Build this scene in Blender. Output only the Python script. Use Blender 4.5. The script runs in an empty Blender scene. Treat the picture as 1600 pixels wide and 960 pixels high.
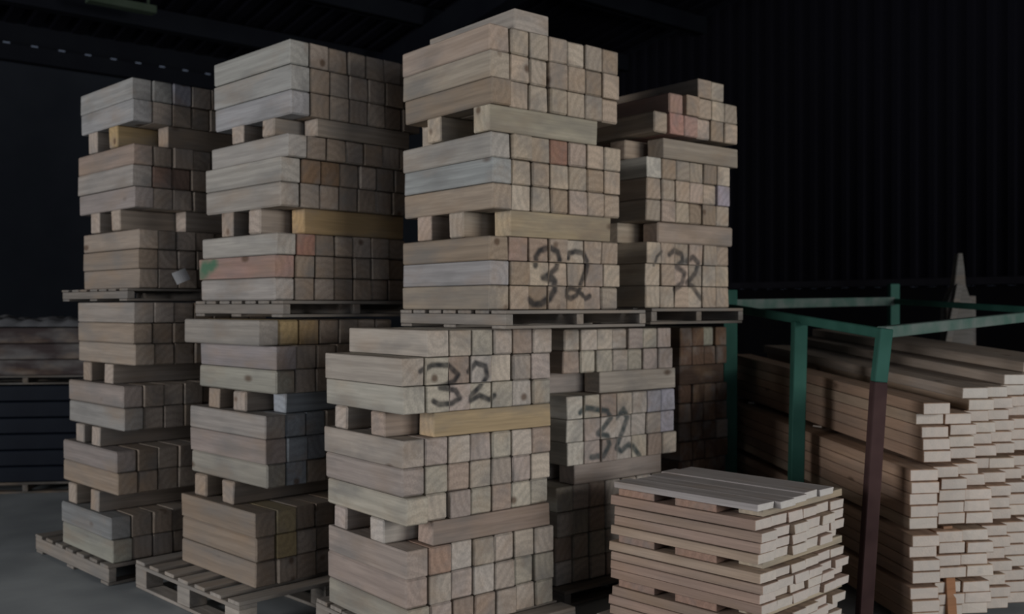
import bpy, bmesh, math, random
from mathutils import Vector, Matrix, noise

# ------------------------------------------------------------------ camera, world, light, exposure
F = 1540.0            # focal length in pixels of the 1600 px wide frame
EYE = 1.42            # eye height
scn = bpy.context.scene
C = scn.collection
cam_d = bpy.data.cameras.new('camera'); cam = bpy.data.objects.new('camera', cam_d); C.objects.link(cam)
cam.location = (0, 0, EYE); cam.rotation_euler = (math.radians(90), 0, 0)
cam_d.sensor_width = 36.0; cam_d.lens = 36.0 * F / 1600.0
cam_d.clip_end = 200
cam_d.dof.use_dof = True; cam_d.dof.focus_distance = 3.0; cam_d.dof.aperture_fstop = 3.0
scn.camera = cam
scn.view_settings.view_transform = 'Standard'
scn.view_settings.look = 'None'
scn.view_settings.exposure = 0.0
scn.view_settings.gamma = 1.0

world = bpy.data.worlds.new('world'); scn.world = world; world.use_nodes = True
bg = world.node_tree.nodes['Background']
bg.inputs[0].default_value = (0.62, 0.74, 1.0, 1); bg.inputs[1].default_value = 0.09

def area(name, loc, target, sx, sy, power, col):
    d = bpy.data.lights.new(name, 'AREA'); d.shape = 'RECTANGLE'; d.size = sx; d.size_y = sy
    d.energy = power; d.color = col
    o = bpy.data.objects.new(name, d); C.objects.link(o); o.location = loc
    o.rotation_euler = (Vector(target) - Vector(loc)).to_track_quat('-Z', 'Y').to_euler()
    return o
area('doorway_light_left', (-8.6, -1.6, 2.1), (-0.3, 4.6, 1.2), 4.0, 2.8, 465.0, (0.985, 0.96, 0.96))
area('doorway_light_right', (7.4, -0.8, 2.0), (0.8, 4.4, 1.1), 3.2, 2.4, 300.0, (1.0, 0.96, 0.92))

area('fill_light_front', (4.5, -5.5, 2.4), (1.6, 4.5, 0.9), 4.0, 3.0, 62.0, (0.95, 0.95, 1.0))  # weak fill added behind the camera to brighten front faces, not a doorway

# ------------------------------------------------------------------ helpers
R = random.Random(7)
rad = math.radians

def ground(x, Z): return Vector(((x - 800.0) / F * Z, Z, 0))
def hgt(y, Z): return EYE - (y - 480.0) / F * Z
def pt(x, y, Z): return Vector(((x - 800.0) / F * Z, Z, hgt(y, Z)))

def tag(o, label=None, cat=None, group=None, kind=None):
    if label: o['label'] = label
    if cat: o['category'] = cat
    if group: o['group'] = group
    if kind: o['kind'] = kind
    return o

def obj(name, me, mat=None, parent=None):
    o = bpy.data.objects.new(name, me); C.objects.link(o)
    if mat is not None and not me.materials: me.materials.append(mat)
    if parent is not None: o.parent = parent
    return o

def empty(name, loc, rz=0):
    o = bpy.data.objects.new(name, None); C.objects.link(o)
    o.location = loc; o.rotation_euler = (0, 0, rz); o.empty_display_size = .1
    return o

def bm_mesh(bm, name, mat=None):
    me = bpy.data.meshes.new(name); bm.to_mesh(me); bm.free()
    if mat is not None: me.materials.append(mat)
    return me

def add_box(bm, c, s, rot=None):
    """box centre c, full size s, optional rotation matrix"""
    m = Matrix.Translation(Vector(c))
    if rot is not None: m = m @ rot.to_4x4()
    m = m @ Matrix.Diagonal((s[0], s[1], s[2], 1))
    return bmesh.ops.create_cube(bm, size=1.0, matrix=m)['verts']

def add_bar(bm, a, b, w, h):
    a = Vector(a); b = Vector(b); d = b - a
    q = d.to_track_quat('X', 'Z').to_matrix()
    add_box(bm, (a + b) / 2, (d.length, w, h), q)

def bevel_all(bm, off, seg=1):
    bmesh.ops.bevel(bm, geom=list(bm.edges), offset=off, segments=seg, affect='EDGES', profile=.5)

# ------------------------------------------------------------------ materials
def nodes_of(name):
    m = bpy.data.materials.new(name); m.use_nodes = True
    nt = m.node_tree; nt.nodes.clear()
    out = nt.nodes.new('ShaderNodeOutputMaterial'); b = nt.nodes.new('ShaderNodeBsdfPrincipled')
    nt.links.new(b.outputs[0], out.inputs[0])
    return m, nt, b

def N(nt, t, **kw):
    n = nt.nodes.new(t)
    for k, v in kw.items(): setattr(n, k, v)
    return n

def ramp(nt, fac, stops, interp='LINEAR'):
    r = N(nt, 'ShaderNodeValToRGB'); r.color_ramp.interpolation = interp
    e = r.color_ramp.elements
    while len(e) < len(stops): e.new(0.5)
    for el, (p, c) in zip(e, stops):
        el.position = p
        el.color = c if len(c) == 4 else (*c, 1)
    nt.links.new(fac, r.inputs[0]); return r.outputs[0]

def g(v): return (v, v, v, 1)

def mix(nt, fac, a, b, mode='MIX'):
    n = N(nt, 'ShaderNodeMix', data_type='RGBA', blend_type=mode)
    if isinstance(fac, (int, float)): n.inputs[0].default_value = fac
    else: nt.links.new(fac, n.inputs[0])
    for i, x in ((6, a), (7, b)):
        if isinstance(x, tuple): n.inputs[i].default_value = x if len(x) == 4 else (*x, 1)
        else: nt.links.new(x, n.inputs[i])
    return n.outputs[2]

def math_n(nt, op, a, b=None):
    n = N(nt, 'ShaderNodeMath', operation=op)
    for i, x in enumerate((a, b)):
        if x is None: continue
        if isinstance(x, (int, float)): n.inputs[i].default_value = x
        else: nt.links.new(x, n.inputs[i])
    return n.outputs[0]

def wood(name, marked=False, joined=False, end_col=(1.22, 1.2, 1.2), end_fix=None, ring_scale=9.0, knots=True, rings=(0.90, 1.03), stain=.65):
    """sawn softwood; the tone is each object's own colour; the grain runs along local X"""
    m, nt, b = nodes_of(name)
    L = nt.links.new
    tc = N(nt, 'ShaderNodeTexCoord'); oi = N(nt, 'ShaderNodeObjectInfo'); geo = N(nt, 'ShaderNodeNewGeometry')
    o_pos, o_rnd, o_col = tc.outputs['Object'], oi.outputs['Random'], oi.outputs['Color']
    if joined:   # many blocks in one mesh: their own positions, tones and random numbers are attributes
        o_pos = N(nt, 'ShaderNodeAttribute', attribute_name='lpos').outputs['Vector']
        o_rnd = N(nt, 'ShaderNodeAttribute', attribute_name='rnd').outputs['Fac']
        o_col = N(nt, 'ShaderNodeAttribute', attribute_name='tone').outputs['Color']
    # a different piece of tree for every object
    off = N(nt, 'ShaderNodeCombineXYZ')
    L(math_n(nt, 'MULTIPLY', o_rnd, 37.0), off.inputs[0])
    s1 = math_n(nt, 'SINE', math_n(nt, 'MULTIPLY', o_rnd, 91.0))
    s2 = math_n(nt, 'COSINE', math_n(nt, 'MULTIPLY', o_rnd, 173.0))
    L(math_n(nt, 'MULTIPLY', s1, 0.10), off.inputs[1]); L(math_n(nt, 'MULTIPLY', s2, 0.10), off.inputs[2])
    add = N(nt, 'ShaderNodeVectorMath', operation='ADD'); L(o_pos, add.inputs[0]); L(off.outputs[0], add.inputs[1])
    # rings around the local X axis -> rings on the ends, long streaks on the sides
    mp = N(nt, 'ShaderNodeMapping'); mp.inputs['Scale'].default_value = (0.22, 1, 1); L(add.outputs[0], mp.inputs[0])
    wv = N(nt, 'ShaderNodeTexWave', wave_type='RINGS', rings_direction='X', wave_profile='SIN')
    wv.inputs['Scale'].default_value = ring_scale; wv.inputs['Distortion'].default_value = 1.6
    wv.inputs['Detail'].default_value = 2.0; wv.inputs['Detail Scale'].default_value = 2.2
    L(mp.outputs[0], wv.inputs[0])
    ringf = ramp(nt, wv.outputs['Fac'], [(0.15, g(rings[0])), (0.75, g(rings[1]))])
    # fine fibre streaks
    mp2 = N(nt, 'ShaderNodeMapping'); mp2.inputs['Scale'].default_value = (5, 110, 110); L(add.outputs[0], mp2.inputs[0])
    fb = N(nt, 'ShaderNodeTexNoise'); fb.inputs['Scale'].default_value = 1.0; fb.inputs['Detail'].default_value = 3; L(mp2.outputs[0], fb.inputs[0])
    fibre = ramp(nt, fb.outputs['Fac'], [(0.3, g(0.86)), (0.7, g(1.08))])
    col = mix(nt, 1.0, o_col, ringf, 'MULTIPLY')
    col = mix(nt, 1.0, col, fibre, 'MULTIPLY')
    # broad weathering: blue-grey stain and warm resin patches
    mp3 = N(nt, 'ShaderNodeMapping'); mp3.inputs['Scale'].default_value = (3.0, 8, 8); L(add.outputs[0], mp3.inputs[0])
    bl = N(nt, 'ShaderNodeTexNoise'); bl.inputs['Scale'].default_value = 1.0; bl.inputs['Detail'].default_value = 4; L(mp3.outputs[0], bl.inputs[0])
    blf = ramp(nt, bl.outputs['Fac'], [(0.47, g(0)), (0.72, g(stain))])
    col = mix(nt, blf, col, (0.19, 0.19, 0.185))
    bl2 = ramp(nt, bl.outputs['Color'], [(0.50, g(0)), (0.75, g(0.45))])
    col = mix(nt, bl2, col, (0.36, 0.24, 0.14))
    if knots:
        mp4 = N(nt, 'ShaderNodeMapping'); mp4.inputs['Scale'].default_value = (3.2, 6.5, 6.5); L(add.outputs[0], mp4.inputs[0])
        vo = N(nt, 'ShaderNodeTexVoronoi', feature='F1'); vo.inputs['Scale'].default_value = 1.0; L(mp4.outputs[0], vo.inputs[0])
        kn = ramp(nt, vo.outputs['Distance'], [(0.07, g(0.8)), (0.15, g(0))])
        ks = N(nt, 'ShaderNodeSeparateColor'); L(vo.outputs['Color'], ks.inputs[0])
        kn = math_n(nt, 'MULTIPLY', kn, math_n(nt, 'GREATER_THAN', ks.outputs[0], .45))
        col = mix(nt, kn, col, (0.10, 0.062, 0.04))
    # end grain: paler, drier
    tr = N(nt, 'ShaderNodeVectorTransform', vector_type='NORMAL', convert_from='WORLD', convert_to='OBJECT'); L(geo.outputs['True Normal'], tr.inputs[0])
    sx = N(nt, 'ShaderNodeSeparateXYZ'); L(tr.outputs[0], sx.inputs[0])
    endf = math_n(nt, 'GREATER_THAN', math_n(nt, 'ABSOLUTE', sx.outputs[0]), 0.8)
    ecol = mix(nt, 0.6, col, (*end_fix, 1)) if end_fix else mix(nt, 1.0, col, (*end_col, 1), 'MULTIPLY')
    col = mix(nt, endf, col, ecol)
    if marked:
        at = N(nt, 'ShaderNodeAttribute', attribute_name='mark')
        col = mix(nt, at.outputs['Alpha'], col, at.outputs['Color'])
    L(col, b.inputs['Base Color']); b.inputs['Roughness'].default_value = 0.88
    b.inputs['Specular IOR Level'].default_value = 0.25
    bp = N(nt, 'ShaderNodeBump'); bp.inputs['Strength'].default_value = 0.35; bp.inputs['Distance'].default_value = 0.004
    L(fb.outputs['Fac'], bp.inputs['Height']); L(bp.outputs[0], b.inputs['Normal'])
    return m

def rough(name, c1, c2, scale=3.0, rough_=0.9, metallic=0.0, bump=0.2, stretch=(1, 1, 1), lo=.35, hi=.7, spec=.12):
    m, nt, b = nodes_of(name)
    tc = N(nt, 'ShaderNodeTexCoord'); mp = N(nt, 'ShaderNodeMapping'); mp.inputs['Scale'].default_value = stretch
    nt.links.new(tc.outputs['Object'], mp.inputs[0])
    n1 = N(nt, 'ShaderNodeTexNoise'); n1.inputs['Scale'].default_value = scale; n1.inputs['Detail'].default_value = 6
    nt.links.new(mp.outputs[0], n1.inputs[0])
    nt.links.new(ramp(nt, n1.outputs['Fac'], [(lo, c1), (hi, c2)]), b.inputs['Base Color'])
    b.inputs['Roughness'].default_value = rough_; b.inputs['Metallic'].default_value = metallic
    b.inputs['Specular IOR Level'].default_value = spec
    bp = N(nt, 'ShaderNodeBump'); bp.inputs['Strength'].default_value = bump; bp.inputs['Distance'].default_value = 0.01
    nt.links.new(n1.outputs['Fac'], bp.inputs['Height']); nt.links.new(bp.outputs[0], b.inputs['Normal'])
    return m

M_BLOCK = wood('sawn_block_wood')
M_MARK = wood('sawn_block_wood_painted', marked=True)
M_REST = wood('sawn_block_wood_joined', joined=True)
M_BOARD = wood('sawn_board_wood', end_fix=(.70, .69, .655), ring_scale=7, rings=(.88, 1.04), stain=.3)
M_PALLET = wood('pallet_wood', knots=False, end_col=(1, 1, 1), stain=.7)
M_CONC = rough('concrete_floor', (0.25, 0.275, 0.29), (0.39, 0.425, 0.44), 1.6, 0.85, bump=.15)
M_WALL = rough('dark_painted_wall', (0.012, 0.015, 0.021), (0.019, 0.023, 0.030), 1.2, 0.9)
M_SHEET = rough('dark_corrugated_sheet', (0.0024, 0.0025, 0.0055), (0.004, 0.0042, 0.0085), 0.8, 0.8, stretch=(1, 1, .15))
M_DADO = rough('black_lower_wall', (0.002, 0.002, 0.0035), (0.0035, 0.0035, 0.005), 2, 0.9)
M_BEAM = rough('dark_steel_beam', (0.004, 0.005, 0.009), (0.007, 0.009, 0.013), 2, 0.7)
M_GREEN = rough('worn_green_paint', (0.022, 0.085, 0.066), (0.040, 0.125, 0.10), 5.0, 0.6, bump=.1)
M_GREEN_L = rough('scuffed_green_paint', (0.07, 0.13, 0.11), (0.15, 0.18, 0.17), 9.0, 0.6, bump=.1)
M_RUST = rough('rusty_purple_brown_paint', (0.045, 0.025, 0.026), (0.075, 0.044, 0.042), 6.0, 0.8, bump=.2)
M_PAPER = rough('white_paper', (0.60, 0.61, 0.62), (0.68, 0.69, 0.70), 8, 0.8, bump=.02)
M_CLOTH = rough('dirty_pale_sheet', (0.10, 0.105, 0.115), (0.20, 0.205, 0.215), 5, 0.8, bump=.3)
M_BLUE = rough('dull_blue_wrap', (0.004, 0.0065, 0.013), (0.007, 0.011, 0.019), 4, 0.6, bump=.2)

# ------------------------------------------------------------------ the building shell (axes u, v turned 40 degrees)
A0 = rad(40)
U = Vector((math.cos(A0), math.sin(A0), 0)); V = Vector((-math.sin(A0), math.cos(A0), 0))
WU, WV = 9.4, 11.0        # right wall at u = WU, left wall at v = WV
LO = -14.0
ROT = Matrix.Rotation(A0, 3, 'Z')
EAVE = 3.92
def roof_h(v): return EAVE + .42 + (WV - v) * 0.17
def shell(name, bm, mat, kind='structure'):
    o = obj(name, bm_mesh(bm, name), mat); o.rotation_euler = (0, 0, A0); o['kind'] = kind
    return o
bm = bmesh.new(); add_box(bm, ((WU + LO) / 2, (WV + LO) / 2, -0.1), (WU - LO + 2, WV - LO + 2, 0.2)); shell('floor', bm, M_CONC)
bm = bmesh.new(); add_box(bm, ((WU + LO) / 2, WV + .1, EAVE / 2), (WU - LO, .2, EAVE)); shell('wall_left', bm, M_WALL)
# right wall: upright corrugated sheet above a plain lower wall
bm = bmesh.new()
n = int((WV - LO) / 0.19)
prof = []
for i in range(n):
    v0 = LO + i * .19
    prof += [(v0, 0), (v0 + .10, 0), (v0 + .115, .035), (v0 + .175, .035)]
lo_, hi_ = [], []
for v, d in prof:
    lo_.append(bm.verts.new((WU - d, v, 1.62))); hi_.append(bm.verts.new((WU - d, v, roof_h(v) - .02)))
for i in range(len(prof) - 1): bm.faces.new((lo_[i], hi_[i], hi_[i + 1], lo_[i + 1]))
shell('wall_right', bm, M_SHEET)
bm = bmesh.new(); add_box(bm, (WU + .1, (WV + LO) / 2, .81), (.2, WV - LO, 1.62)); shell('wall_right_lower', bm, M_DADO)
bm = bmesh.new(); add_box(bm, (WU - .07, (WV + LO) / 2, 1.665), (.1, WV - LO, .07)); shell('trim_1', bm, rough('grey_girt', (.010, .010, .014), (.015, .015, .02), 3))
# roof: corrugated sheet, purlins, rafters
bm = bmesh.new()
n = int((WU - LO) / .22); rows = []
for vv in (WV + .35, LO):
    rw = []
    for i in range(n + 1):
        u0 = LO + i * .22
        for du, dz in ((0, 0), (.11, 0), (.13, .04), (.20, .04)):
            rw.append(bm.verts.new((u0 + du, vv, roof_h(vv) + dz)))
    rows.append(rw)
for i in range(len(rows[0]) - 1): bm.faces.new((rows[0][i], rows[0][i + 1], rows[1][i + 1], rows[1][i]))
ceil = shell('ceiling', bm, M_SHEET)
for k in range(12):
    vv = 10.1 - k * 1.25
    bm = bmesh.new(); add_box(bm, ((WU + LO) / 2, vv, roof_h(vv) - .12), (WU - LO, .08, .2))
    add_box(bm, ((WU + LO) / 2, vv + .05, roof_h(vv) - .21), (WU - LO, .1, .02))
    o = obj('purlin', bm_mesh(bm, 'purlin'), M_BEAM, ceil)
for k in range(3):
    uu = 6.2 - k * 6.2
    v0, v1 = WV - .1, LO
    bm = bmesh.new(); add_bar(bm, (uu, v0, roof_h(v0) - .40), (uu, v1, roof_h(v1) - .40), .16, .30)
    obj('rafter', bm_mesh(bm, 'rafter'), M_BEAM, ceil)
# eave beam and the row of small daylight gaps above it, where the sheet sits on the wall head
bm = bmesh.new(); add_box(bm, ((WU + LO) / 2, WV - .06, EAVE + .08), (WU - LO, .14, .16))
add_box(bm, ((WU + LO) / 2, WV + .05, EAVE + .32), (WU - LO, .02, .2))
add_box(bm, ((WU + LO) / 2, WV + .06, EAVE + .09), (WU - LO, .1, .18))
u0 = 2.52 - .267 * 3
nn = 14
edges = [LO] + [x for i in range(nn) for x in (u0 + i * .267 - .035, u0 + i * .267 + .035)] + [WU]
for i in range(0, len(edges), 2):
    a, b_ = edges[i], edges[i + 1]
    add_box(bm, ((a + b_) / 2, WV + .05, EAVE + .20), (b_ - a, .02, .042))
shell('trim_2', bm, M_BEAM)
fp = pt(190, 7, 9.3)
bm = bmesh.new(); add_box(bm, (0, 0, 0), (.62, .12, .07)); add_box(bm, (-.25, 0, .12), (.02, .02, .2)); add_box(bm, (.25, 0, .12), (.02, .02, .2))
lt = obj('roof_fitting', bm_mesh(bm, 'roof_fitting'), rough('faint_green_housing', (.035, .055, .035), (.06, .08, .06), 3)); lt.location = fp; lt.rotation_euler = (0, 0, A0)
tag(lt, 'dim grey green box fixed under the dark roof, top left', 'fitting')

# ------------------------------------------------------------------ timber blocks
ORD = ['first', 'second', 'third', 'fourth', 'fifth', 'sixth', 'seventh', 'eighth', 'ninth', 'tenth', 'eleventh', 'twelfth',
       'thirteenth', 'fourteenth', 'fifteenth', 'sixteenth', 'seventeenth', 'eighteenth', 'nineteenth', 'twentieth',
       'twenty-first', 'twenty-second', 'twenty-third', 'twenty-fourth', 'twenty-fifth', 'twenty-sixth', 'twenty-seventh', 'twenty-eighth', 'twenty-ninth', 'thirtieth']
TONES = [(.44, .375, .295), (.48, .42, .34), (.41, .335, .265), (.45, .37, .29), (.38, .33, .27), (.47, .40, .31), (.33, .265, .20), (.43, .35, .29)]

def chamfered(L, w, h, c=.003, seed=0, name='block'):
    """a sawn block: one end at x=0, running along +X, y 0..w, z 0..h, with slightly untrue ends"""
    r = random.Random(seed)
    bm = bmesh.new(); vs = add_box(bm, (L / 2, w / 2, h / 2), (L, w, h))
    for v in bm.verts:
        v.co.x += r.uniform(-.004, .004)
    bevel_all(bm, c)
    return bm
BLOCK_ME = []
for i in range(8):
    BLOCK_ME.append(bm_mesh(chamfered(.66, .11, .11, .0035 + .002 * (i % 3), i), 'timber_block', M_BLOCK))

def seg_dist(p, a, b):
    ax, ay = a; bx, by = b; px, py = p
    dx, dy = bx - ax, by - ay
    l = dx * dx + dy * dy
    t = 0 if l == 0 else max(0, min(1, ((px - ax) * dx + (py - ay) * dy) / l))
    return math.hypot(px - ax - t * dx, py - ay - t * dy)

KEYS = {}
HIDDEN = set()   # keys of blocks that show least; they go into one 'stuff' object
#@@HIDDEN@@
HIDDEN = set('centre_lower:10:1 centre_upper:10:6 centre_upper:8:4 far_left_lower:0:2 far_left_lower:0:3 far_left_lower:0:4 far_left_lower:0:5 far_left_lower:0:6 far_left_lower:10:4 far_left_lower:10:5 far_left_lower:10:6 far_left_lower:11:3 far_left_lower:11:4 far_left_lower:11:5 far_left_lower:11:6 far_left_lower:1:2 far_left_lower:1:3 far_left_lower:1:4 far_left_lower:1:5 far_left_lower:1:6 far_left_lower:2:3 far_left_lower:2:4 far_left_lower:2:5 far_left_lower:2:6 far_left_lower:4:4 far_left_lower:4:5 far_left_lower:4:6 far_left_lower:5:3 far_left_lower:5:4 far_left_lower:5:5 far_left_lower:5:6 far_left_lower:7:4 far_left_lower:7:5 far_left_lower:7:6 far_left_lower:8:4 far_left_lower:8:5 far_left_lower:8:6 far_left_upper:0:4 far_left_upper:0:5 far_left_upper:0:6 far_left_upper:1:4 far_left_upper:1:5 far_left_upper:1:6 far_left_upper:3:3 far_left_upper:3:4 far_left_upper:3:5 far_left_upper:3:6 far_left_upper:4:3 far_left_upper:4:4 far_left_upper:4:5 far_left_upper:4:6 far_left_upper:5:3 far_left_upper:5:4 far_left_upper:5:5 far_left_upper:5:6 far_left_upper:7:1 far_left_upper:7:3 far_left_upper:7:4 far_left_upper:7:5 far_left_upper:7:6 far_left_upper:8:3 far_left_upper:8:4 far_left_upper:8:5 far_left_upper:8:6 far_left_upper:9:3 far_left_upper:9:4 far_left_upper:9:5 far_left_upper:9:6 gap:0:1 gap:0:2 gap:0:3 gap:10:0 gap:10:1 gap:10:2 gap:10:3 gap:1:1 gap:1:2 gap:1:3 gap:3:0 gap:3:1 gap:3:2 gap:3:3 gap:4:0 gap:4:1 gap:4:2 gap:4:3 gap:5:0 gap:5:1 gap:5:2 gap:5:3 gap:6:1 gap:6:2 gap:6:3 gap:7:0 gap:7:1 gap:7:2 gap:7:3 gap:8:0 gap:8:1 gap:8:2 gap:8:3 gap:9:0 gap:9:1 gap:9:2 gap:9:3 left_lower:0:5 left_lower:0:6 left_lower:10:3 left_lower:10:4 left_lower:10:5 left_lower:10:6 left_lower:1:2 left_lower:1:3 left_lower:1:4 left_lower:1:5 left_lower:1:6 left_lower:2:2 left_lower:2:3 left_lower:2:4 left_lower:2:5 left_lower:2:6 left_lower:4:3 left_lower:4:4 left_lower:4:5 left_lower:4:6 left_lower:5:3 left_lower:5:4 left_lower:5:5 left_lower:5:6 left_lower:6:3 left_lower:6:4 left_lower:6:5 left_lower:6:6 left_lower:8:4 left_lower:8:5 left_lower:8:6 left_lower:9:3 left_lower:9:4 left_lower:9:5 left_lower:9:6 left_upper:0:6 left_upper:10:5 left_upper:10:6 left_upper:1:6 left_upper:2:6 left_upper:4:6 left_upper:5:6 left_upper:6:6 left_upper:8:6 left_upper:9:6 rear_lower:0:2 rear_lower:0:3 rear_lower:0:5 rear_lower:0:6 rear_lower:10:3 rear_lower:10:4 rear_lower:10:5 rear_lower:10:6 rear_lower:1:1 rear_lower:1:3 rear_lower:1:4 rear_lower:1:5 rear_lower:1:6 rear_lower:3:4 rear_lower:3:5 rear_lower:3:6 rear_lower:4:3 rear_lower:4:4 rear_lower:4:5 rear_lower:4:6 rear_lower:5:3 rear_lower:5:4 rear_lower:5:5 rear_lower:5:6 rear_lower:7:3 rear_lower:7:4 rear_lower:7:5 rear_lower:7:6 rear_lower:8:3 rear_lower:8:4 rear_lower:8:5 rear_lower:8:6 rear_lower:9:3 rear_lower:9:4 rear_lower:9:5 rear_lower:9:6 rear_upper:0:4 rear_upper:10:1 rear_upper:10:2 rear_upper:10:3 rear_upper:10:4 rear_upper:10:5 rear_upper:1:3 rear_upper:1:4 rear_upper:1:5 rear_upper:2:3 rear_upper:2:4 rear_upper:2:5 rear_upper:4:1 rear_upper:4:2 rear_upper:4:3 rear_upper:4:4 rear_upper:4:5 rear_upper:5:1 rear_upper:5:2 rear_upper:5:3 rear_upper:5:4 rear_upper:5:5 rear_upper:6:1 rear_upper:6:2 rear_upper:6:3 rear_upper:6:4 rear_upper:6:5 rear_upper:8:1 rear_upper:8:2 rear_upper:8:3 rear_upper:8:4 rear_upper:8:5 rear_upper:9:1 rear_upper:9:2 rear_upper:9:3 rear_upper:9:4 rear_upper:9:5'.split())
rest = []
count = 0

def place_block(key, M, dims, tone, label, group, name='timber_block', mark=None, cat='timber block'):
    """M: 4x4 placing the block's (x=0,y=0,z=0) corner; dims L,w,h; mark=(face, fn(local)->(r,g,b,a))"""
    global count
    count += 1
    L, w, h = dims
    if key in HIDDEN and not mark:
        rest.append((M, dims, tone, count))
        return None
    if mark:
        face, fn = mark
        bm = chamfered(L, w, h, .003, count)
        nrm = Vector((-1, 0, 0)) if face == 'end' else Vector((0, -1, 0))
        bm.faces.ensure_lookup_table()
        bm.normal_update()
        f = max((f for f in bm.faces if f.normal.dot(nrm) > .9), key=lambda f: f.calc_area())
        bmesh.ops.subdivide_edges(bm, edges=list(f.edges), cuts=27 if face == 'end' else 40, use_grid_fill=True)
        me = bm_mesh(bm, 'timber_block', M_MARK)
        ca = me.color_attributes.new('mark', 'FLOAT_COLOR', 'POINT')
        for v in me.vertices: ca.data[v.index].color = fn(v.co)
        o = obj(name, me)
        o.matrix_world = M
    else:
        o = obj(name, BLOCK_ME[count % len(BLOCK_ME)])
        o.matrix_world = M @ Matrix.Diagonal((L / .66, w / .11, h / .11, 1))
    o.color = (*tone, 1)
    KEYS[o.name] = key
    return tag(o, label, cat, group)

def load(name, a_deg, Z, tiers, w=.11, ncol=7, where='', tones=None, seed=1, strokes=None, side_mark=None, dark=1.0, depth=.66, override={}):
    """one pallet load, top tier first.
    tiers: ('rows', xl, xc, [y_top, ..., y_bottom], {row: skip columns}) or ('bearers', xc, y_top, y_bottom, [(depth, inset, length)...])"""
    r = random.Random(seed)
    a = rad(a_deg)
    dL = Vector((-math.sin(a), math.cos(a), 0)); dR = Vector((math.cos(a), math.sin(a), 0))
    rowno = 0
    tones = tones or TONES
    corner = None
    for t in tiers:
        if t[0] == 'rows':
            _, xl, xc, ys, skip = t
            base = ground(xc, Z)
            k = (xl - 800) / F
            L = (k * base.y - base.x) / (dL.x - k * dL.y)
            L = max(depth - .04, min(depth + .05, L))
            for i in range(len(ys) - 1):
                z1, z0 = hgt(ys[i], Z), hgt(ys[i + 1], Z)
                sk, n = skip.get(i, (0, ncol))
                rsh = r.uniform(-.006, .006)
                for c in range(sk, n):
                    out = r.uniform(-.006, .006) + (r.random() < .12) * r.uniform(-.018, .012)
                    org = base + dR * (c * w + rsh) + dL * out + Vector((0, 0, z0))
                    dims = (L + r.uniform(-.006, .006), w - .0028 - r.random() * .0035, z1 - z0 - .0016 - r.random() * .002)
                    q = Matrix.Identity(4)
                    # local x = dL, local y = dR would be left handed; use y = -dR and shift
                    q.col[0][:3] = dL; q.col[1][:3] = -dR; q.col[2][:3] = (0, 0, 1)
                    Mx = Matrix.Translation(org + dR * (w - .001)) @ q
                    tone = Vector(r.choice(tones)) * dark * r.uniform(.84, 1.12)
                    if (rowno + 1, c + 1) in override: tone = Vector(override[(rowno + 1, c + 1)]) * (dark if dark > .8 else 1)
                    mark = None
                    if strokes:
                        # plane of the load's front face: s along dR, z up
                        cx = (c + .5) * w + rsh; cz = (z0 + z1) / 2
                        near = [s for s in strokes['segs'](Z, base, a) if seg_dist((cx, cz), s[0], s[1]) < s[2] * 1.8 + .085]
                        if near:
                            c0 = c * w + rsh + w - .001; col = strokes.get('col', (.018, .022, .028)); al = strokes.get('alpha', .93)
                            def fn(co, near=near, c0=c0, z0=z0, col=col, al=al):
                                if co.x > .02: return (*col, 0)
                                p = (c0 - co.y, z0 + co.z); best = 0
                                for sa, sb, rr in near:
                                    d = seg_dist(p, sa, sb)
                                    best = max(best, 1 - max(0, min(1, (d - rr * .62) / (rr * .85))))
                                best *= .88 + .24 * noise.noise(Vector((p[0] * 40, p[1] * 40, 0)))
                                return (*col, al * max(0, min(1, best)))
                            mark = ('end', fn)
                    lab = 'sawn timber block, %s from left in %s row of %s' % (ORD[c - sk], ORD[rowno], where)
                    if mark: lab = 'block with black paint, %s from left in %s row of %s' % (ORD[c - sk], ORD[rowno], where)
                    if side_mark and side_mark['at'] == (rowno + 1, c + 1):
                        # local x runs from the near corner to the far left, y = w is the left face here
                        mark = ('left', side_mark['fn'])
                        lab = side_mark['label']
                    elif c == sk: lab = 'corner timber block at left of %s row of %s' % (ORD[rowno], where)
                    if mark and mark[0] == 'left':
                        # mirrored layout: rebuild with the left face as local -Y
                        q2 = Matrix.Identity(4)
                        q2.col[0][:3] = -dL; q2.col[1][:3] = dR; q2.col[2][:3] = (0, 0, 1)
                        Mx = Matrix.Translation(org + dL * dims[0]) @ q2
                    place_block('%s:%d:%d' % (name, rowno, c), Mx, dims, tone, lab, 'timber blocks of ' + where, mark=mark)
                rowno += 1
            corner = base
        else:
            _, xc, y1, y0, lst = t
            base = ground(xc, Z)
            z1, z0 = hgt(y1, Z), hgt(y0, Z)
            names = {1: ['single'], 2: ['front', 'back'], 3: ['front', 'middle', 'back']}[len(lst)]
            for nm, (dep, inset, ln) in zip(names, lst):
                org = base + dL * dep + dR * inset + Vector((0, 0, z0))
                q = Matrix.Identity(4)
                q.col[0][:3] = dR; q.col[1][:3] = dL; q.col[2][:3] = (0, 0, 1)
                tone = Vector(r.choice(tones)) * dark
                if (rowno + 1, nm) in override: tone = Vector(override[(rowno + 1, nm)])
                place_block('%s:%d:%s' % (name, rowno, nm), Matrix.Translation(org) @ q, (ln, .108, z1 - z0 - .0018), tone,
                            '%s timber bearer laid crosswise in %s row of %s' % (nm, ORD[rowno], where),
                            'crosswise bearers of ' + where, name='timber_bearer', cat='timber bearer')
            rowno += 1
    return base

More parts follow.
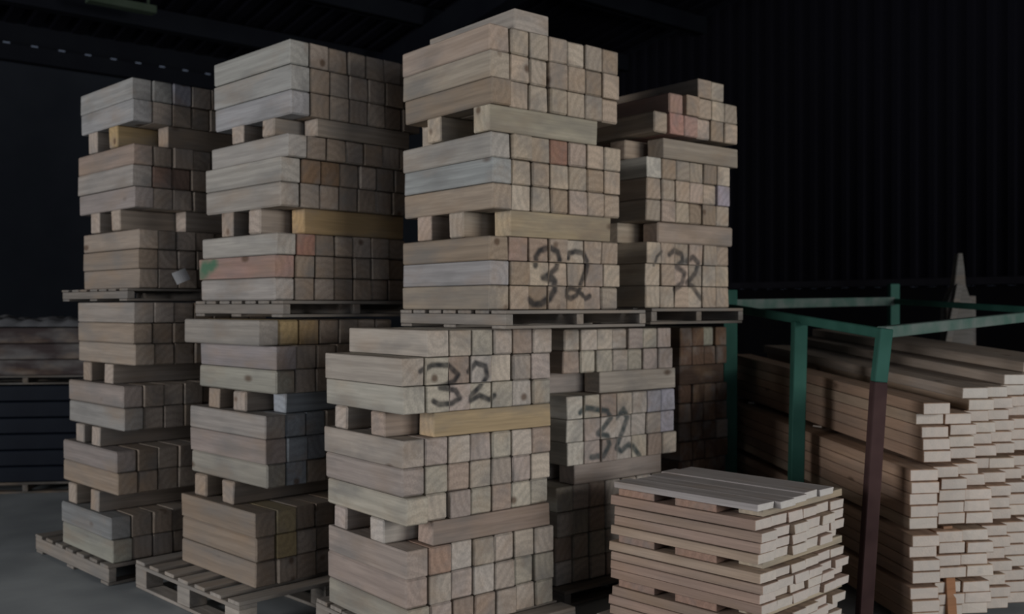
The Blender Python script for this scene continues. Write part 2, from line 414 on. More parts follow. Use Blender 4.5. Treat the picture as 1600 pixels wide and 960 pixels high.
def strokes_from(px_lines, x0, y0, s, r_px, **kw):
    """strokes traced in picture pixels, laid on the load's real front plane"""
    def segs(Z, base, a):
        nrm = Vector((math.sin(a), -math.cos(a), 0)); dR = Vector((math.cos(a), math.sin(a), 0))
        b0 = kw['origin']
        out = []
        eye = Vector((0, 0, EYE))
        for ln, rp in px_lines:
            pts = []
            for (zx, zy) in ln:
                x = x0 + zx * s; y = y0 + zy * s
                d = Vector(((x - 800) / F, 1, -(y - 480) / F))
                t = (b0 - eye).dot(nrm) / d.dot(nrm)
                p = eye + d * t
                pts.append(((p - base).dot(dR), p.z, t))
            for p, q in zip(pts, pts[1:]):
                out.append(((p[0], p[1]), (q[0], q[1]), rp * 1.2 * s * p[2] / F))
        return out
    d = dict(kw); d['segs'] = segs
    return d

def pallet(label, origin, a_deg, Ln, Wd, z0, z1, block_type=False, seed=0, dark=1.0):
    """origin: near corner on plan; Ln along the left direction, Wd along the right direction"""
    a = rad(a_deg); r = random.Random(seed)
    root = empty('pallet', (origin[0], origin[1], z0), a)   # local x = right direction, local y = left/away direction
    tag(root, label, 'pallet', 'wooden pallets under the timber loads')
    h = z1 - z0; td = min(.018, h * .2); tb = min(.016, h * .18)
    def part(nm, c, s):
        bm = bmesh.new(); long_x = s[0] >= s[1]
        # grain along local x of the piece
        Lx, Wy = (s[0], s[1]) if long_x else (s[1], s[0])
        add_box(bm, (0, 0, 0), (Lx, Wy, s[2])); bevel_all(bm, .002)
        o = obj(nm, bm_mesh(bm, nm), M_PALLET, root)
        o.location = c; o.rotation_euler = (0, 0, (0 if long_x else rad(90)) + r.uniform(-.006, .006))
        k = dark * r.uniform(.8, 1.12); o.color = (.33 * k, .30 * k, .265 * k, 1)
        return o
    nd = 7
    pw = .095
    for i in range(nd):
        y = pw / 2 + i * (Ln - pw) / (nd - 1)
        part('deck_board', (Wd / 2 + r.uniform(-.006, .006), y, h - td / 2 - .001), (Wd, pw, td - .001))
    if block_type:
        ts = .018
        for k in range(3):
            x = .045 + k * (Wd - .09) / 2
            part('stringer_board', (x, Ln / 2, h - td - ts / 2 - .001), (.09, Ln, ts))
            for j in range(3):
                y = .06 + j * (Ln - .12) / 2
                part('spacer_block', (x, y, (h - td - ts + tb) / 2), (.09, .12, h - td - ts - tb - .003))
            part('bottom_board', (x, Ln / 2, tb / 2), (.09, Ln, tb - .001))
    else:
        for k in range(3):
            x = .02 + k * (Wd - .04) / 2
            part('stringer', (x, Ln / 2, (h - td + tb) / 2 - .0005), (.04, Ln, h - td - tb - .003))
        for j in range(3):
            y = .05 + j * (Ln - .1) / 2
            part('bottom_board', (Wd / 2, y, tb / 2), (Wd, .09, tb - .001))
    return root

def along(xc, Z, a_deg, dl, dr):
    a = rad(a_deg)
    p = ground(xc, Z) + Vector((-math.sin(a), math.cos(a), 0)) * dl + Vector((math.cos(a), math.sin(a), 0)) * dr
    return p

PINK = (.42, .25, .21); RED = (.30, .18, .135); GOLD = (.50, .37, .21); BLUEG = (.30, .33, .36); BRN = (.25, .17, .11); WHT = (.52, .50, .44)
WARM = [(.41, .35, .29), (.37, .31, .255), (.43, .37, .315), (.35, .285, .225)]
GREYB = [(.33, .33, .32), (.38, .36, .33), (.35, .31, .30), (.40, .38, .35)]
EDGE = [(.49, .455, .41), (.46, .415, .36), (.43, .38, .33), (.48, .43, .36), (.42, .365, .33), (.45, .42, .35), (.37, .30, .25)]

# --- centre stack, upper load
num3u = strokes_from([([(345, 330), (340, 250), (380, 190), (460, 165), (530, 200), (555, 280), (540, 350), (490, 400), (415, 445)], 24),
                      ([(415, 445), (480, 420), (525, 480), (515, 560), (470, 640), (400, 690), (330, 695), (285, 650)], 27),
                      ([(430, 445), (500, 455)], 32),
                      ([(650, 260), (660, 215), (720, 200), (790, 215), (825, 290), (815, 380), (780, 470), (750, 560), (720, 610), (670, 640), (630, 620), (630, 570), (670, 540), (720, 560), (770, 600), (820, 640), (860, 620)], 21)],
                     780, 360, 1 / 6, 0, origin=ground(764, 4.13))
load('centre_upper', 39, 4.13, [
    ('rows', 628, 764, [34, 76, 119, 161], {}),
    ('bearers', 764, 161, 203, [(0, 0, .63), (.35, 0, .66), (.54, .10, .55)]),
    ('rows', 629, 766, [203, 244, 284, 325], {}),
    ('bearers', 764, 325, 367, [(0.0, .115, .60), (.18, 0, .66), (.43, 0, .66)]),
    ('rows', 628, 764, [367, 406, 445, 484], {})],
    where='upper centre stack', seed=11, strokes=num3u,
    override={(5, 4): RED, (5, 1): (.41, .39, .355), (4, 'front'): (.45, .41, .32), (8, 'front'): (.47, .385, .26), (10, 1): (.38, .37, .37), (6, 1): (.36, .38, .375), (9, 2): (.37, .27, .225), (9, 3): (.36, .28, .22)})
# the extra block lying on top
a39 = rad(39); dL39 = Vector((-math.sin(a39), math.cos(a39), 0)); dR39 = Vector((math.cos(a39), math.sin(a39), 0))
q = Matrix.Identity(4); q.col[0][:3] = dL39; q.col[1][:3] = -dR39; q.col[2][:3] = (0, 0, 1)
place_block('loose', Matrix.Translation(ground(764, 4.13) + dR39 * .345 + dL39 * .012 + Vector((0, 0, hgt(34, 4.13) + .0005))) @ q,
            (.64, .20, .088), (.42, .38, .335), 'loose wide timber block lying alone on top of the upper centre stack', 'single loose block on top', mark=None)
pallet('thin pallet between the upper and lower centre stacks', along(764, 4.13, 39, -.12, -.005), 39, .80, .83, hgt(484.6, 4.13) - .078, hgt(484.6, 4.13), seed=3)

# --- centre stack, lower load
num3l = strokes_from([([(345, 185), (375, 165), (430, 165), (462, 195), (450, 215), (400, 237), (450, 245), (465, 270), (440, 287), (395, 290), (378, 280)], 7.2),
                      ([(495, 185), (515, 158), (545, 168), (550, 200), (530, 235), (500, 265), (500, 280), (530, 262), (560, 275), (575, 262)], 7.2)],
                     490, 490, .4896, 0, origin=ground(628, 3.85))
load('centre_lower', 39, 3.85, [
    ('rows', 512, 629, [516.5, 560, 605, 649], {0: (1, 7)}),
    ('bearers', 629, 649, 689, [(0.0, .15, .62), (.13, 0, .66), (.44, 0, .66)]),
    ('rows', 508, 629, [689, 734, 779, 823], {}),
    ('bearers', 632, 823, 862, [(0.0, .135, .62), (.15, 0, .66), (.46, 0, .66)]),
    ('rows', 512, 634, [862, 908, 955, 1000], {})],
    where='lower centre stack', seed=23, strokes=num3l, tones=EDGE,
    override={(4, 'front'): (.52, .40, .245), (8, 'front'): (.38, .30, .25), (3, 1): (.46, .44, .38), (9, 1): (.40, .34, .30), (9, 2): (.38, .27, .21), (10, 1): (.40, .33, .29)})
pallet('pallet on the floor under the lower centre stack', along(634, 3.85, 39, -.10, -.01), 39, .82, .82, 0.002, hgt(1000.4, 3.85), block_type=True, seed=4)

# --- rear stack right of the centre, upper load
num4u = strokes_from([([(470, 690), (490, 675), (520, 690), (525, 715), (500, 737), (530, 760), (520, 800), (490, 820)], 8.5),
                      ([(540, 715), (560, 700), (582, 722), (570, 760), (538, 798), (560, 812), (590, 855)], 8.5),
                      ([(440, 680), (420, 700), (412, 730)], 5)],
                     850, 110, .4167, 0, origin=ground(1008, 4.95), alpha=.82)
load('rear_upper', 39, 4.95, [
    ('rows', 900, 1023, [107, 138, 171, 205], {0: (3, 5), 1: (1, 6)}),
    ('bearers', 1012, 211, 243, [(0.0, .115, .60), (.16, 0, .66), (.43, 0, .66)]),
    ('rows', 900, 1010, [243, 276, 310, 344], {}),
    ('bearers', 1000, 344, 377, [(0.0, .13, .60), (.16, 0, .66), (.43, 0, .66)]),
    ('rows', 900, 1008, [377, 411, 446, 481], {})],
    where='upper rear stack', seed=31, strokes=num4u, ncol=6,
    override={(3, 2): PINK, (3, 3): (.40, .27, .23), (2, 2): (.37, .25, .21), (2, 3): (.37, .29, .22), (6, 6): (.38, .35, .40), (5, 1): WHT})
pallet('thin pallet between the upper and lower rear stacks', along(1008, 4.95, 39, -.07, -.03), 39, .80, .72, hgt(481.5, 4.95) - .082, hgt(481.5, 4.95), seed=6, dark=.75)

# --- rear stack, lower load
num4l = strokes_from([([(135, 330), (150, 315), (215, 325), (225, 345), (200, 380), (185, 395), (215, 402), (222, 430), (205, 465), (170, 470)], 7.6),
                      ([(248, 345), (265, 320), (280, 345), (265, 390), (245, 440), (262, 450), (285, 430), (300, 437), (320, 465)], 7.6)],
                     840, 480, .5, 0, origin=ground(885, 4.7), col=(.02, .045, .055), alpha=.88)
load('rear_lower', 39, 4.7, [
    ('rows', 800, 880, [515, 549, 585], {}),
    ('bearers', 868, 585, 620, [(0.0, .29, .56), (.13, 0, .66), (.43, 0, .66)]),
    ('rows', 800, 886, [620, 657, 693, 730], {}),
    ('bearers', 868, 730, 763, [(0.0, .12, .62), (.2, 0, .66), (.43, 0, .66)]),
    ('rows', 790, 868, [763, 803, 842, 881, 918], {})],
    where='lower rear stack', seed=41, strokes=num4l, tones=EDGE,
    override={(4, 1): WHT, (5, 1): WHT, (6, 1): WHT, (4, 6): (.38, .38, .43), (4, 7): (.37, .37, .43), (5, 7): (.40, .39, .44)})
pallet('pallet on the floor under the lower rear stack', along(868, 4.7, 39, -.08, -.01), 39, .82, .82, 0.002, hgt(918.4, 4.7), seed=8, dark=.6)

# --- left stack, upper load
def greenfn(co):
    # local x: 0 = far left end, L = near corner; the left face is y = 0
    L_, h = .66, .11
    if co.y > .02: return (.05, .2, .12, 0)
    d = seg_dist((co.x, co.z), (.03, .03), (.16, .085)); d2 = seg_dist((co.x, co.z), (.03, .03), (.07, .10))
    v = max(1 - max(0, min(1, (d - .018) / .03)), 1 - max(0, min(1, (d2 - .018) / .03)))
    v *= .8 + .5 * noise.noise(Vector((co.x * 25, co.z * 25, 1)))
    return (.045, .17, .10, max(0, min(.85, v)))
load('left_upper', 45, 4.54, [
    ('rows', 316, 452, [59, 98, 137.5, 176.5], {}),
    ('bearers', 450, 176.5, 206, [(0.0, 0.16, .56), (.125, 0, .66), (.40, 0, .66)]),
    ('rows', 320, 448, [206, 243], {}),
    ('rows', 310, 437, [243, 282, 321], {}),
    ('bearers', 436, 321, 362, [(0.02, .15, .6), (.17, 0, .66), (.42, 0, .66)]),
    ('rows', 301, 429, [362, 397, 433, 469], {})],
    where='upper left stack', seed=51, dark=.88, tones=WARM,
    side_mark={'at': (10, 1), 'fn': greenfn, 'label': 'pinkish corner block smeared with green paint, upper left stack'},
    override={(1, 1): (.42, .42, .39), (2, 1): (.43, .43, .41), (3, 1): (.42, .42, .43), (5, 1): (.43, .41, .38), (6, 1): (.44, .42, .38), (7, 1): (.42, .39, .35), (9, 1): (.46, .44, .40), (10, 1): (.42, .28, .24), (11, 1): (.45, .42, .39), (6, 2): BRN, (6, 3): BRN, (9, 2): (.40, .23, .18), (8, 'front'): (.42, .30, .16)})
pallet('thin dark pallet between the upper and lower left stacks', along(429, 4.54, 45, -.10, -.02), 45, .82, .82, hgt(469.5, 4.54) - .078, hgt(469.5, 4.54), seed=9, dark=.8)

# --- left stack, lower load
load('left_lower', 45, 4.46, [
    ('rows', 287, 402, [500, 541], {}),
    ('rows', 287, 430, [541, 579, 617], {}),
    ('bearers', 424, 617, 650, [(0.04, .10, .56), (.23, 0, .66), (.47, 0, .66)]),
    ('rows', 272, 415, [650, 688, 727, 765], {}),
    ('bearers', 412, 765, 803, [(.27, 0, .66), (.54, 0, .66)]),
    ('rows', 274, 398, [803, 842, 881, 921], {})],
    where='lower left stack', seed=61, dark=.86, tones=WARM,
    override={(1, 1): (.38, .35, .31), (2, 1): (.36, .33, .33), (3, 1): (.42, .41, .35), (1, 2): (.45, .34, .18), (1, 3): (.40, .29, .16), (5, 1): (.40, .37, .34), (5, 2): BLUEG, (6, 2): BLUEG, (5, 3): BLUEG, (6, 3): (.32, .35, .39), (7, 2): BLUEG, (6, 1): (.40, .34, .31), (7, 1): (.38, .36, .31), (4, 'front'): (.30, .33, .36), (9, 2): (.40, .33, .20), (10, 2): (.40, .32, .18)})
pallet('slatted pallet on the floor sticking out under the lower left stack', along(392, 4.46, 45, -.14, -.14), 45, 1.02, .98, 0.002, hgt(921.5, 4.46), block_type=True, seed=10, dark=1.15)

# --- far left stack, upper load
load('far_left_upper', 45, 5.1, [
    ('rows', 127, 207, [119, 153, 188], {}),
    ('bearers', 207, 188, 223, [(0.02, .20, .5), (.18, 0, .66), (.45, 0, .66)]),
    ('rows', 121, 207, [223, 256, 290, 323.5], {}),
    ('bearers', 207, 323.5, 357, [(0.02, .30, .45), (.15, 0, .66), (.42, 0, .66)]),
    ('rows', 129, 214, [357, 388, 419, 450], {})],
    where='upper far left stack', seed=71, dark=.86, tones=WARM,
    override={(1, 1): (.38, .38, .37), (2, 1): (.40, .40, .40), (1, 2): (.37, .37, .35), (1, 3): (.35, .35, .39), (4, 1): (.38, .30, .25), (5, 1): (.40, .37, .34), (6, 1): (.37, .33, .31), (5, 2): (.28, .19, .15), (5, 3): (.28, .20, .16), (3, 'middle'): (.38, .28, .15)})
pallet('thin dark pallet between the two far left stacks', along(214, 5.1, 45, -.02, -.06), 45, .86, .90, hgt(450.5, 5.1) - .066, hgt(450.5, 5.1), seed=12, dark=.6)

# --- far left stack, lower load
load('far_left_lower', 45, 5.02, [
    ('rows', 105, 208, [472, 505, 538, 572], {}),
    ('bearers', 205, 572, 604, [(.22, 0, .66), (.5, 0, .66)]),
    ('rows', 100, 192, [604, 639, 675], {}),
    ('bearers', 188, 675, 706, [(.25, 0, .66), (.46, 0, .66)]),
    ('rows', 90, 182, [706, 741, 776], {}),
    ('bearers', 180, 776, 810, [(.2, 0, .66), (.5, 0, .66)]),
    ('rows', 97, 174, [810, 846, 882], {})],
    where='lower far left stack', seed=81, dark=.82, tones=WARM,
    override={(1, 1): (.40, .36, .32), (5, 1): (.38, .33, .30), (6, 1): (.36, .35, .33), (8, 1): (.34, .30, .28), (11, 1): (.28, .29, .29), (12, 1): (.31, .28, .27), (12, 1): (.40, .40, .34)})
pallet('pallet under the lower far left stack, sticking out to the left', along(174, 5.02, 45, -.01, -.02), 45, 1.0, .82, 0.002, hgt(882.5, 5.02), seed=13, dark=.8)

# --- dark stack in the gap between the rear stack and the green rack
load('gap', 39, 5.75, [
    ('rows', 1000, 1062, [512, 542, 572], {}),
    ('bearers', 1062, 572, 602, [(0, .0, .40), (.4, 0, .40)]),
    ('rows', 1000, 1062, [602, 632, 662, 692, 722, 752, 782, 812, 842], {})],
    where='dim stack behind the green post', seed=91, ncol=4, tones=[(.11, .07, .05), (.13, .085, .06), (.09, .06, .045)], override={(1, 3): (.30, .30, .24), (6, 4): (.26, .24, .22)})  # brown tones darkened to carry the shade of the surrounding stacks
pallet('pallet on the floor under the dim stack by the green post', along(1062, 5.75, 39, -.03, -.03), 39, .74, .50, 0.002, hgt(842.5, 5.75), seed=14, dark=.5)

# paper label on the far left stack
p0 = pt(283, 432, 5.235)
bm = bmesh.new(); bmesh.ops.create_grid(bm, x_segments=6, y_segments=6, size=.5)
for v in bm.verts:
    v.co = Vector((v.co.x * .082, v.co.y * .066, .006 * math.sin((v.co.x + .5) * 3)))
bmesh.ops.solidify(bm, geom=list(bm.faces), thickness=.0006)
o = obj('paper_label', bm_mesh(bm, 'paper_label'), M_PAPER)
o.location = p0; o.rotation_euler = (rad(78), rad(-22), rad(45))
tag(o, 'small tilted white paper label low on the upper far left stack', 'paper')

# ------------------------------------------------------------------ low stack of boards in front
def boards_stack():
    a = rad(44); Z = 3.7; r = random.Random(5)
    dL = Vector((-math.sin(a), math.cos(a), 0)); dR = Vector((math.cos(a), math.sin(a), 0))
    base = ground(1188, Z); zt = hgt(788, Z)
    Ln, w, nc = .705, .11, 6
    me = [bm_mesh(chamfered(.72, .108, .045, .002, 100 + i), 'board', M_BOARD) for i in range(6)]
    z = zt
    # (kind, thickness)
    tiers = [('b', .036), ('x', .036)] + [('b', .047)] * 4 + [('x', .036)] + [('b', .044)] * 4 + [('x', .036)] + [('b', .046)] * 3
    rowno = 0
    tot = sum(t for _, t in tiers)
    sc = (zt - .105) / tot
    k = 0
    for ti, (kind, t) in enumerate(tiers):
        t *= sc
        z -= t
        lower = .0 if ti < 2 else (.012 if ti < 7 else .03)
        if kind == 'b':
            ex = r.uniform(-.012, .012)
            for c in range(nc):
                if ti == 0 and c == 5: continue
                out = r.uniform(-.012, .012) + (r.random() < .2) * r.uniform(-.025, .03)
                # the lower layers are a little longer at the far left
                org = base + dR * (c * w + .0) + dL * (out + ex) + Vector((0, 0, z))
                q = Matrix.Identity(4); q.col[0][:3] = dL; q.col[1][:3] = -dR; q.col[2][:3] = (0, 0, 1)
                k += 1
                o = obj('board', me[k % 6])
                sl = (Ln + lower + r.uniform(-.008, .008)) / .72
                o.matrix_world = Matrix.Translation(org + dR * (w - .001)) @ q @ Matrix.Diagonal((sl, 1.0, (t - .0016 - r.random() * .004) / .045, 1))
                tn = Vector(r.choice([(.43, .31, .25), (.46, .34, .28), (.40, .30, .24), (.45, .35, .27)])) * r.uniform(.92, 1.08)
                if ti == 0: tn = Vector((.46, .43, .42)) * r.uniform(.97, 1.03)
                o.color = (*tn, 1)
                tag(o, 'sawn board, %s from left in %s layer of low front stack' % (ORD[c], ORD[rowno]), 'board', 'boards of the low front stack')
        else:
            for nm, dep, ins, wd in (('front', .03, .06, .11), ('middle', .20, 0, .20), ('back', .505, 0, .19)):
                bm = bmesh.new(); add_box(bm, (.33, wd / 2, (t - .002) / 2), (.62, wd, t - .002)); bevel_all(bm, .002)
                o = obj('cross_board', bm_mesh(bm, 'cross_board'), M_BLOCK)
                q = Matrix.Identity(4); q.col[0][:3] = dR; q.col[1][:3] = dL; q.col[2][:3] = (0, 0, 1)
                o.matrix_world = Matrix.Translation(base + dL * dep + dR * (ins - .012) + Vector((0, 0, z + .0003))) @ q
                o.color = (.47, .41, .31, 1) if nm == 'front' else (.33, .22, .17, 1)
                tag(o, '%s crosswise board in %s layer of low front stack' % (nm, ORD[rowno]), 'board', 'crosswise boards of the low front stack')
        rowno += 1
    pallet('pallet on the floor under the low front stack of boards', along(1188, Z, 44, -.04, -.04), 44, .82, .76, .002, .1045, block_type=True, seed=15)
boards_stack()

# ------------------------------------------------------------------ racked pile of long planks
PA = rad(8.9); RA = rad(33.8)
DP = Vector((-math.sin(PA), math.cos(PA), 0)); DQ = Vector((math.cos(RA), math.sin(RA), 0))
PZ = 4.35
def plank_pile():
    r = random.Random(9)
    base = ground(1440, PZ); Ln = 2.25
    pitch = .152          # spacing along the staggered front line
    w = pitch * (DQ.dot(Vector((math.cos(PA), math.sin(PA), 0)))) - .003
    me = [bm_mesh(chamfered(Ln, w, .050, .003, 200 + i), 'plank', M_BOARD) for i in range(8)]
    bundles = [(.05, 3, 1.6, -.075), (.228, 4, 2.0, -.085), (.458, 5, 2.4, -.07), (.735, 5, 2.8, 0)]
    total_rows = 0
    k = 0
    NC = 8
    layout = []
    for bi, (z0, nrow, tilt, shift) in enumerate(bundles):
        for j in range(nrow): layout.append((bi, z0, j, tilt, shift))
        if bi < 3:
            layout.append((bi, z0, nrow, tilt, shift, 'x'))
    extra = [0, 0, 1, 1, 2, 3, 3, 3]
    for jj in range(3): layout.append((3, .735, 5 + jj, 2.8, 0))
    rows = [l for l in layout if len(l) == 5]
    nr = len(rows)
    for idx, (bi, z0, j, tilt, shift) in enumerate(rows):
        rs = r.uniform(0, .05)
        for c in range(NC):
            if bi == 3 and j >= 5 and (j - 5) >= extra[c]: continue
            if bi == 3 and j == 4 and c == 1: continue
            out = r.uniform(-.009, .009) + (r.random() < .12) * r.uniform(-.02, .07) - (.05 if (bi < 2 or (bi == 2 and j < 3)) and c >= 2 else 0)
            th = .050
            org = base + DQ * (c * pitch) + DP * (out + shift) + Vector((0, 0, z0 + j * .0525 + (out + shift) * math.tan(rad(tilt)))) + Vector((math.cos(PA), math.sin(PA), 0)) * (w * .999 - (.10 if bi < 3 else 0) + (rs if c else 0))
            q = Matrix.Identity(4)
            q.col[0][:3] = DP; q.col[1][:3] = -Vector((math.cos(PA), math.sin(PA), 0)); q.col[2][:3] = (0, 0, 1)
            q = q @ Matrix.Rotation(-rad(tilt), 4, 'Y')
            k += 1
            o = obj('plank', me[k % 8])
            o.matrix_world = Matrix.Translation(org) @ q @ Matrix.Diagonal((1, r.uniform(.95, 1.0), r.uniform(.97, 1.025) * th / .050, 1))
            tn = Vector(r.choice([(.40, .27, .19), (.43, .30, .22), (.37, .25, .18), (.44, .33, .24)])) * r.uniform(.88, 1.1)
            if idx > nr - 4: tn = Vector((.40, .33, .27)) * r.uniform(.92, 1.08)
            o.color = (*tn, 1)
            top = nr - idx
            tag(o, 'long plank, end %s from left, %s layer from floor in green rack' % (ORD[c], ORD[idx]), 'plank', 'long planks racked at the right')
    # thin stickers between the bundles
    for bi in range(3):
        z0, nrow, tilt, shift = bundles[bi]; z0n = bundles[bi + 1][0]
        for t in (.12, 1.0, 1.9):
            za = z0 + nrow * .0525 + math.sin(rad(tilt)) * t
            zb = z0n + math.sin(rad(bundles[bi + 1][2])) * t
            hh = zb - za - .011
            if hh < .008: continue
            bm = bmesh.new(); add_box(bm, (.5, 0, 0), (1.0, .06, hh)); bevel_all(bm, .002)
            o = obj('sticker', bm_mesh(bm, 'sticker'), M_BOARD)
            q = Matrix.Identity(4); q.col[0][:3] = DQ; q.col[1][:3] = Vector((-DQ.y, DQ.x, 0)); q.col[2][:3] = (0, 0, 1)
            o.matrix_world = Matrix.Translation(base + DP * t + Vector((0, 0, (za + zb) / 2))) @ q
            o.color = (.28, .18, .12, 1)
            nm = {.12: 'near', 1.0: 'middle', 1.9: 'far'}[t]
            tag(o, '%s crosswise sticker over the %s plank bundle from the floor, green rack' % (nm, ORD[bi]), 'sticker', 'stickers between the plank bundles')
    for t in (.15, 1.0, 1.95):
        bm = bmesh.new(); add_box(bm, (.55, 0, 0), (1.15, .09, .046)); bevel_all(bm, .002)
        o = obj('floor_bearer', bm_mesh(bm, 'floor_bearer'), M_PALLET)
        q = Matrix.Identity(4); q.col[0][:3] = DQ; q.col[1][:3] = Vector((-DQ.y, DQ.x, 0)); q.col[2][:3] = (0, 0, 1)
        o.matrix_world = Matrix.Translation(base + DP * t + Vector((0, 0, .0245))) @ q
        o.color = (.2, .16, .13, 1)
        tag(o, '%s bearer on the floor under the racked planks' % {.15: 'near', 1.0: 'middle', 1.95: 'far'}[t], 'bearer', 'floor bearers under the planks')
plank_pile()

# green steel rack
def rack():
    near = pt(1378, 521, 4.22); far = pt(1139, 481, 6.1); back = pt(1396, 471, 7.4); mid = pt(1246, 503, 5.05)
    right = near + (back - far) * 1.0; right.z = 1.39
    root = empty('storage_rack', (near.x, near.y, 0))
    tag(root, 'worn green steel stillage frame standing around the racked planks', 'rack')
    def bar(nm, a, b, w, h, mat, label=None):
        bm = bmesh.new(); add_bar(bm, Vector(a) - root.location, Vector(b) - root.location, w, h); bevel_all(bm, .004)
        o = obj(nm, bm_mesh(bm, nm), mat, root)
        if label: o['label'] = label
        return o
    foot = pt(1350, 960, 4.22); d = (foot - near); fl = near + d * ((near.z - .0) / (near.z - foot.z)); fl.z = .004
    cut = near + (fl - near) * .16
    bar('post', near + Vector((.012, 0, .02)), cut, .056, .056, M_GREEN, 'green upper part of the leaning near post')
    bar('post', cut, fl, .058, .058, M_RUST, 'rust brown lower part of the leaning near post')
    bar('post', (far.x, far.y, far.z + .11), (far.x - .0, far.y, .004), .085, .085, M_GREEN)
    bar('post', (mid.x + .01, mid.y, mid.z + .0), (mid.x - .02, mid.y, .004), .068, .068, M_GREEN)
    bar('post', (back.x, back.y, back.z + .13), (back.x, back.y, .004), .07, .07, M_GREEN)
    bar('post', (right.x, right.y, right.z + .08), (right.x, right.y, .004), .07, .07, M_GREEN)
    up = Vector((0, 0, .0))
    bar('rail', far + up, near + up, .03, .045, M_GREEN)
    bar('rail', far + Vector((0, 0, .02)), back + Vector((0, 0, -.0)), .05, .062, M_GREEN_L, 'pale scuffed back rail')
    bar('rail', near + Vector((0, 0, .004)), right, .05, .05, M_GREEN_L, 'pale scuffed front rail')
    bar('rail', back, right, .03, .04, M_GREEN)
rack()

# pointed timber upright with a brace, standing beyond the rack
def upright():
    Z = 7.9
    foot = pt(1495, 476, Z)
    root = empty('pointed_upright', (foot.x, foot.y, 0))
    tag(root, 'dim tapering timber upright with brace, standing beyond the green rack', 'timber upright')
    prof = [(0, .11, 0), (1.43, .105, 0), (1.52, .075, .0), (1.60, .045, .008), (1.72, .034, .012), (1.85, .018, .014)]
    bm = bmesh.new(); rings_ = []
    for z, hw, dx in prof:
        rings_.append([bm.verts.new((dx + sx * hw, sy * (.03 + hw * .3), z)) for sx, sy in ((-1, -1), (1, -1), (1, 1), (-1, 1))])
    for p, q_ in zip(rings_, rings_[1:]):
        for k in range(4): bm.faces.new((p[k], p[(k + 1) % 4], q_[(k + 1) % 4], q_[k]))
    bm.faces.new(rings_[-1]); bm.faces.new(rings_[0][::-1]); bevel_all(bm, .006)
    obj('stake', bm_mesh(bm, 'stake'), M_PALLET, root).color = (.15, .145, .135, 1)
    bm = bmesh.new(); add_bar(bm, (-.16, -.09, 0.9), (-.02, -.09, 1.60), .03, .05); bevel_all(bm, .004)
    obj('brace', bm_mesh(bm, 'brace'), M_PALLET, root).color = (.17, .165, .155, 1)
    bm = bmesh.new(); add_box(bm, (.12, .02, .755), (.06, .06, 1.51)); bevel_all(bm, .004)
    obj('short_post', bm_mesh(bm, 'short_post'), M_PALLET, root).color = (.15, .145, .14, 1)
upright()

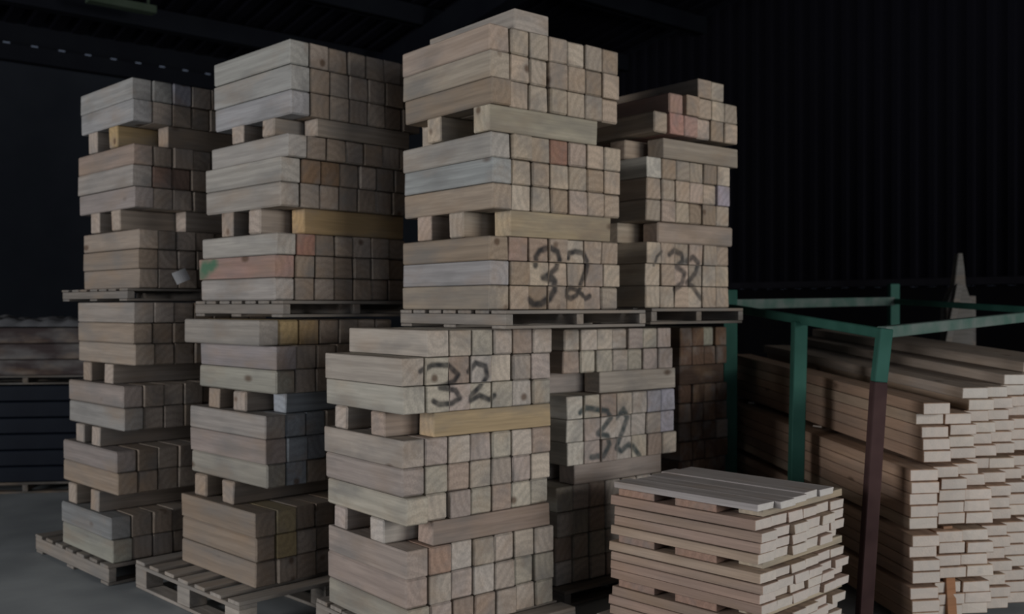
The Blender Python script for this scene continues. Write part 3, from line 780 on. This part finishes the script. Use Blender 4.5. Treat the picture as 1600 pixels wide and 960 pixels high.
# ------------------------------------------------------------------ dim wrapped loads at the far left edge
def side_loads():
    Z = 7.4; r = random.Random(3)
    a = rad(8)
    X = Vector((math.cos(a), math.sin(a), 0))
    def px(y): return hgt(y, Z)
    z = .09
    q = Matrix.Identity(4); q.col[0][:3] = X; q.col[1][:3] = Vector((-X.y, X.x, 0)); q.col[2][:3] = (0, 0, 1)
    base = ground(-95, Z)
    def beam(i, z0, h, dx, tone, mat, lab, ln=1.22, dep=.75, nm='beam', cat='beam', grp=None):
        bm = bmesh.new(); add_box(bm, (ln / 2, dep / 2, h / 2), (ln, dep, h)); bevel_all(bm, .006)
        o = obj(nm, bm_mesh(bm, nm), mat); o.matrix_world = Matrix.Translation(base + X * dx + Vector((0, 0, z0))) @ q
        o.color = (*tone, 1); tag(o, lab, cat, grp)
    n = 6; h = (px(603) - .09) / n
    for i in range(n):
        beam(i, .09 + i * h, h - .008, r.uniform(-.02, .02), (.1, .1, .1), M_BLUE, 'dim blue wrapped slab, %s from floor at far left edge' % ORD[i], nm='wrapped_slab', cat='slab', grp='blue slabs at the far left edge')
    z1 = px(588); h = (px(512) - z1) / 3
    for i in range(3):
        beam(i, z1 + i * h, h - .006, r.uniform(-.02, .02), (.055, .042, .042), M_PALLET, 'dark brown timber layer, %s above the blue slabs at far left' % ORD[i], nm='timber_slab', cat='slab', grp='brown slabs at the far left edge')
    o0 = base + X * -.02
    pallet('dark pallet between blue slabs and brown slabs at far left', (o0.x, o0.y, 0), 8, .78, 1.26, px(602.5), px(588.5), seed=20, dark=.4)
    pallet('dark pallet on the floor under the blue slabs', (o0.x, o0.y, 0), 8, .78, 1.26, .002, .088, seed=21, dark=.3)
    # crumpled sheet
    bm = bmesh.new(); bmesh.ops.create_grid(bm, x_segments=46, y_segments=28, size=.5)
    for v in bm.verts:
        x, y = (v.co.x + .5) * 1.16, (v.co.y + .5) * .72
        hgt_ = .045 + .05 * abs(noise.noise(Vector((x * 5, y * 5, 3)))) + .03 * noise.noise(Vector((x * 14, y * 12, 1)))
        e = min(x, 1.16 - x, y, .72 - y)
        v.co = Vector((x, y, hgt_ * min(1, e / .06) + .004))
    o = obj('crumpled_sheet', bm_mesh(bm, 'crumpled_sheet'), M_CLOTH)
    for p in o.data.polygons: p.use_smooth = True
    o.matrix_world = Matrix.Translation(base + X * .02 + Vector((0, 0, px(512)))) @ q
    tag(o, 'crumpled pale sheet lying on the brown slabs at far left', 'sheet')
side_loads()

# thin brown lath standing against the plank ends
bm = bmesh.new(); add_box(bm, (0, 0, .222), (.052, .02, .444)); bevel_all(bm, .002)
o = obj('upright_lath', bm_mesh(bm, 'upright_lath'), M_PALLET); lp_ = ground(1487, 4.36); o.location = (lp_.x, lp_.y, .002)
o.rotation_euler = (rad(-4), 0, rad(20)); o.color = (.34, .17, .09, 1)
tag(o, 'narrow reddish brown lath standing upright against the racked plank ends', 'lath')

# blocks that barely show, or stand hidden inside the loads
if rest:
    ra = Matrix.Rotation(rad(131), 4, 'Z'); inv = ra.inverted()
    vs, fs, lp, tn, rn = [], [], [], [], []
    for M, (L, w, h), tone, cnt in rest:
        src = BLOCK_ME[cnt % len(BLOCK_ME)]; b0 = len(vs)
        S = Matrix.Diagonal((L / .66, w / .11, h / .11, 1))
        rv = R.random()
        for v in src.vertices:
            vs.append(inv @ M @ S @ v.co); lp.append(v.co.copy()); tn.append(tone); rn.append(rv)
        fs += [[b0 + k for k in p.vertices] for p in src.polygons]
    me = bpy.data.meshes.new('timber_blocks_behind'); me.from_pydata(vs, [], fs); me.update()
    at = me.attributes.new('lpos', 'FLOAT_VECTOR', 'POINT'); at.data.foreach_set('vector', [c for v in lp for c in v])
    at = me.color_attributes.new('tone', 'FLOAT_COLOR', 'POINT'); at.data.foreach_set('color', [c for v in tn for c in (*v, 1)])
    at = me.attributes.new('rnd', 'FLOAT', 'POINT'); at.data.foreach_set('value', rn)
    o = obj('timber_blocks_behind', me, M_REST); o.matrix_world = ra
    tag(o, 'remaining barely visible timber blocks in the shaded parts of the stacks', 'timber blocks', kind='stuff')
